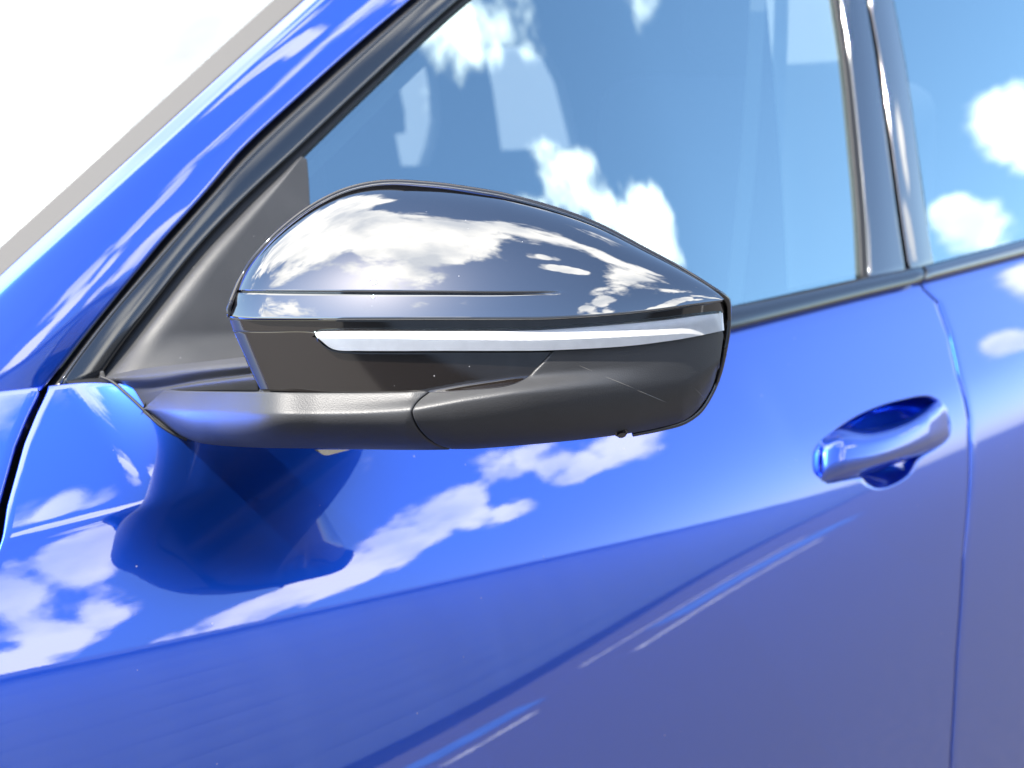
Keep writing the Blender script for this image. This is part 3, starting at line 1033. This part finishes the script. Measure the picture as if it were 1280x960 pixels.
n = 110
at_ = cr([(204, 488), (226, 490), (330, 491.5), (430, 492), (500, 491.5), (537, 490.5)], n)     # back of the upper face
ar_ = cr([(180, 511), (200, 512), (280, 514.5), (375, 517), (450, 516.5), (517, 513.5)], n)      # ridge
ab_ = cr([(181, 515), (198, 529), (217, 541), (236, 549), (258, 555), (320, 559.5), (385, 560.5), (470, 562), (530, 562.5), (564, 562)], n)
rows = []
for f in np.linspace(0, 1, 14)[:-1]:
    q = at_*(1-f)+ar_*f
    D = darm(q[:, 0])+0.0065*(1-f)
    rows.append([P(a[0], a[1], d) for a, d in zip(q, D)])
for f in np.linspace(0, 1, 34):
    q = ar_*(1-f)+ab_*f
    # the joint edge on the right curves with the shell
    q = q.copy()
    jx = np.interp(f, np.linspace(0, 1, 46)*1.0, joint[:, 0]) if False else None
    D = darm(q[:, 0])+0.055*(1-np.sqrt(1-0.97*f*f))
    lim = np.array([d_of(hit_body(a[0], a[1], 0.001)) for a in q]) if f > 0.6 else None
    if lim is not None:
        D = np.minimum(D, lim)
    rows.append([P(a[0], a[1], d) for a, d in zip(q, D)])
rows = np.array(rows)
w = np.exp(-np.arange(n)[::-1]/16.0)
# right edge follows the joint line
jr = cr([(533, 490.5), (521, 499), (512.5, 511.5), (514.5, 525), (524.5, 542.5), (542, 556.5), (560, 562)], len(rows))
for j in range(len(rows)):
    pe = rows[j][-1]
    tgt = P(jr[j][0], jr[j][1], float(dlow(jr[j][0], jr[j][1]))-0.0015)
    rows[j] = rows[j]+w[:, None]*(tgt-pe)[None]
for _ in range(1):
    sm = rows.copy(); sm[1:-1] = 0.25*rows[:-2]+0.5*rows[1:-1]+0.25*rows[2:]; rows = sm
arm = grid('mirror_arm', rows, M['matte'], mirror, roll=(0.0009, 0.008))
am = rows[-1]-rows[0]
back = ruled(rows[-1]+np.array((0.0015, 0.004, 0.001)), rows[0]+np.array((0.030, 0.040, 0.0)), 10)
grid('arm_back', back, M['matte'], mirror)
arm['label'] = 'matte grey arm joining the mirror to the door'

# --- sail panel and flare
sl_ = cr([(134, 469), (162, 435), (192, 396), (254, 319), (310, 260), (352, 219), (373, 198), (376, 196)], 60)
sr_ = cr([(300, 449), (330, 425), (360, 390), (378, 340), (387, 290), (387, 262), (385, 220), (383, 199)], 60)
rows = []
for f in np.linspace(0, 1, 40):
    row = []
    for (a, b), (c, d) in zip(sl_, sr_):
        x, y = a*(1-f)+c*f, b*(1-f)+d*f
        edge = 0.004+0.014*math.sqrt(max(0, 1-(1-min(f/0.22, 1))**2))
        fl = 0.030*sst(415, 470, y)*f
        row.append(G(x, y, edge+fl))
    rows.append(row)
grid('sail_panel', rows, M['matte'], mirror, roll=(0.0006, 0.005))
# flare under the sail: crest, hollow, shelf
n = 60
h0 = cr([(133, 470), (180, 461), (240, 454), (308, 446)], n)
h1 = cr([(134, 474), (186, 473), (246, 464), (314, 457)], n)
h2 = cr([(150, 485), (196, 484), (250, 476), (318, 468)], n)
h3 = cr([(164, 499), (204, 488), (250, 480), (320, 471)], n)
h4 = cr([(180, 511), (204, 491), (250, 488), (322, 488)], n)


def flare(c, d0, d1):
    t = np.linspace(0, 1, n)
    return np.array([P(a[0], a[1], 1/((1-k)/d0+k/d1)) for a, k in zip(c, t)])


dS = d_of(G(133, 470, 0.012))
ctrl = [flare(h0, dS, 0.820), flare(h1, dS-0.004, 0.802), flare(h2, dS-0.004, 0.806), flare(h3, dS-0.008, 0.796), flare(h4, D_foot+0.004, 0.80)]
ctrl = np.array(ctrl)
rows = np.array([cr(ctrl[:, i], 40) for i in range(n)]).transpose(1, 0, 2)
grid('arm_flare', rows, M['matte'], mirror, roll=(0.0008, 0.01))

# --- camera lens under the tip
cp = P(776, 538.5, float(dlow(776, 538))+0.0022)
bm = bmesh.new()
for (r, h, z) in ((0.0040, 0.003, 0.0), (0.0026, 0.0035, 0.0012)):
    ret = bmesh.ops.create_cone(bm, cap_ends=True, segments=28, radius1=r, radius2=r*0.85, depth=h)
    bmesh.ops.translate(bm, verts=ret['verts'], vec=(0, 0, z))
me = bpy.data.meshes.new('parking_camera'); bm.to_mesh(me); bm.free(); me.materials.append(M['camlens'])
pc = bpy.data.objects.new('parking_camera', me); COL.objects.link(pc); pc.parent = mirror
pc.location = cp
pc.rotation_euler = Vector((-0.45, -0.62, -0.65)).to_track_quat('Z', 'Y').to_euler()

# small satin-grey sliver under the arm
rows = [[P(x, y, d_of(hit_body(x, y, 0.055))) for x in np.linspace(a, b, 10)] for y, a, b in ((562, 392, 438), (565, 398, 426), (569, 405, 411))]
grid('arm_sliver', rows, M['satin_trim'], mirror)

# pale scuffs on the lower shell
M['scuff'] = principled('pale_scuff', (0.22, 0.21, 0.19), rough=0.7)
for (a, b, w0) in (((757, 471), (794, 486), 1.0), ((797, 488), (833, 503), 1.3), ((868, 485), (883, 500), 0.9), ((724, 457), (741, 464), 0.6)):
    pts = np.array([np.array(a)*(1-t)+np.array(b)*t for t in np.linspace(0, 1, 8)])
    tube('scuff', [P(x, y, float(dlow(x, y))-0.0015) for x, y in pts], 0.00016*w0*np.sin(np.linspace(0.15, 3.0, 8)), M['scuff'], mirror, sides=5)

# rubber gasket where the mirror foot meets the door
gk = cr([(126, 471), (140, 477), (160, 494), (182, 514.5), (199, 530.5), (218, 542.5), (234, 549.5)], 60)
tube('foot_gasket', [hit_body(x, y, 0.0006) for x, y in gk], 0.0010, M['rubber'], mirror, sides=8)
# filler between the door's top edge and the glass, behind the mirror
Xs = np.linspace(-0.05, 0.62, 60)
ft = np.stack([Xs, ybody(Xs, zt(Xs))+0.001, zt(Xs)-0.003], axis=1)
fb_ = np.stack([Xs, np.maximum(yg(Xs, zt(Xs))+0.004, ft[:, 1]+0.004), zt(Xs)+0.002], axis=1)
grid('belt_filler', ruled(ft, fb_, 4), M['rubber'], car, face=(0.3, -1, 3))
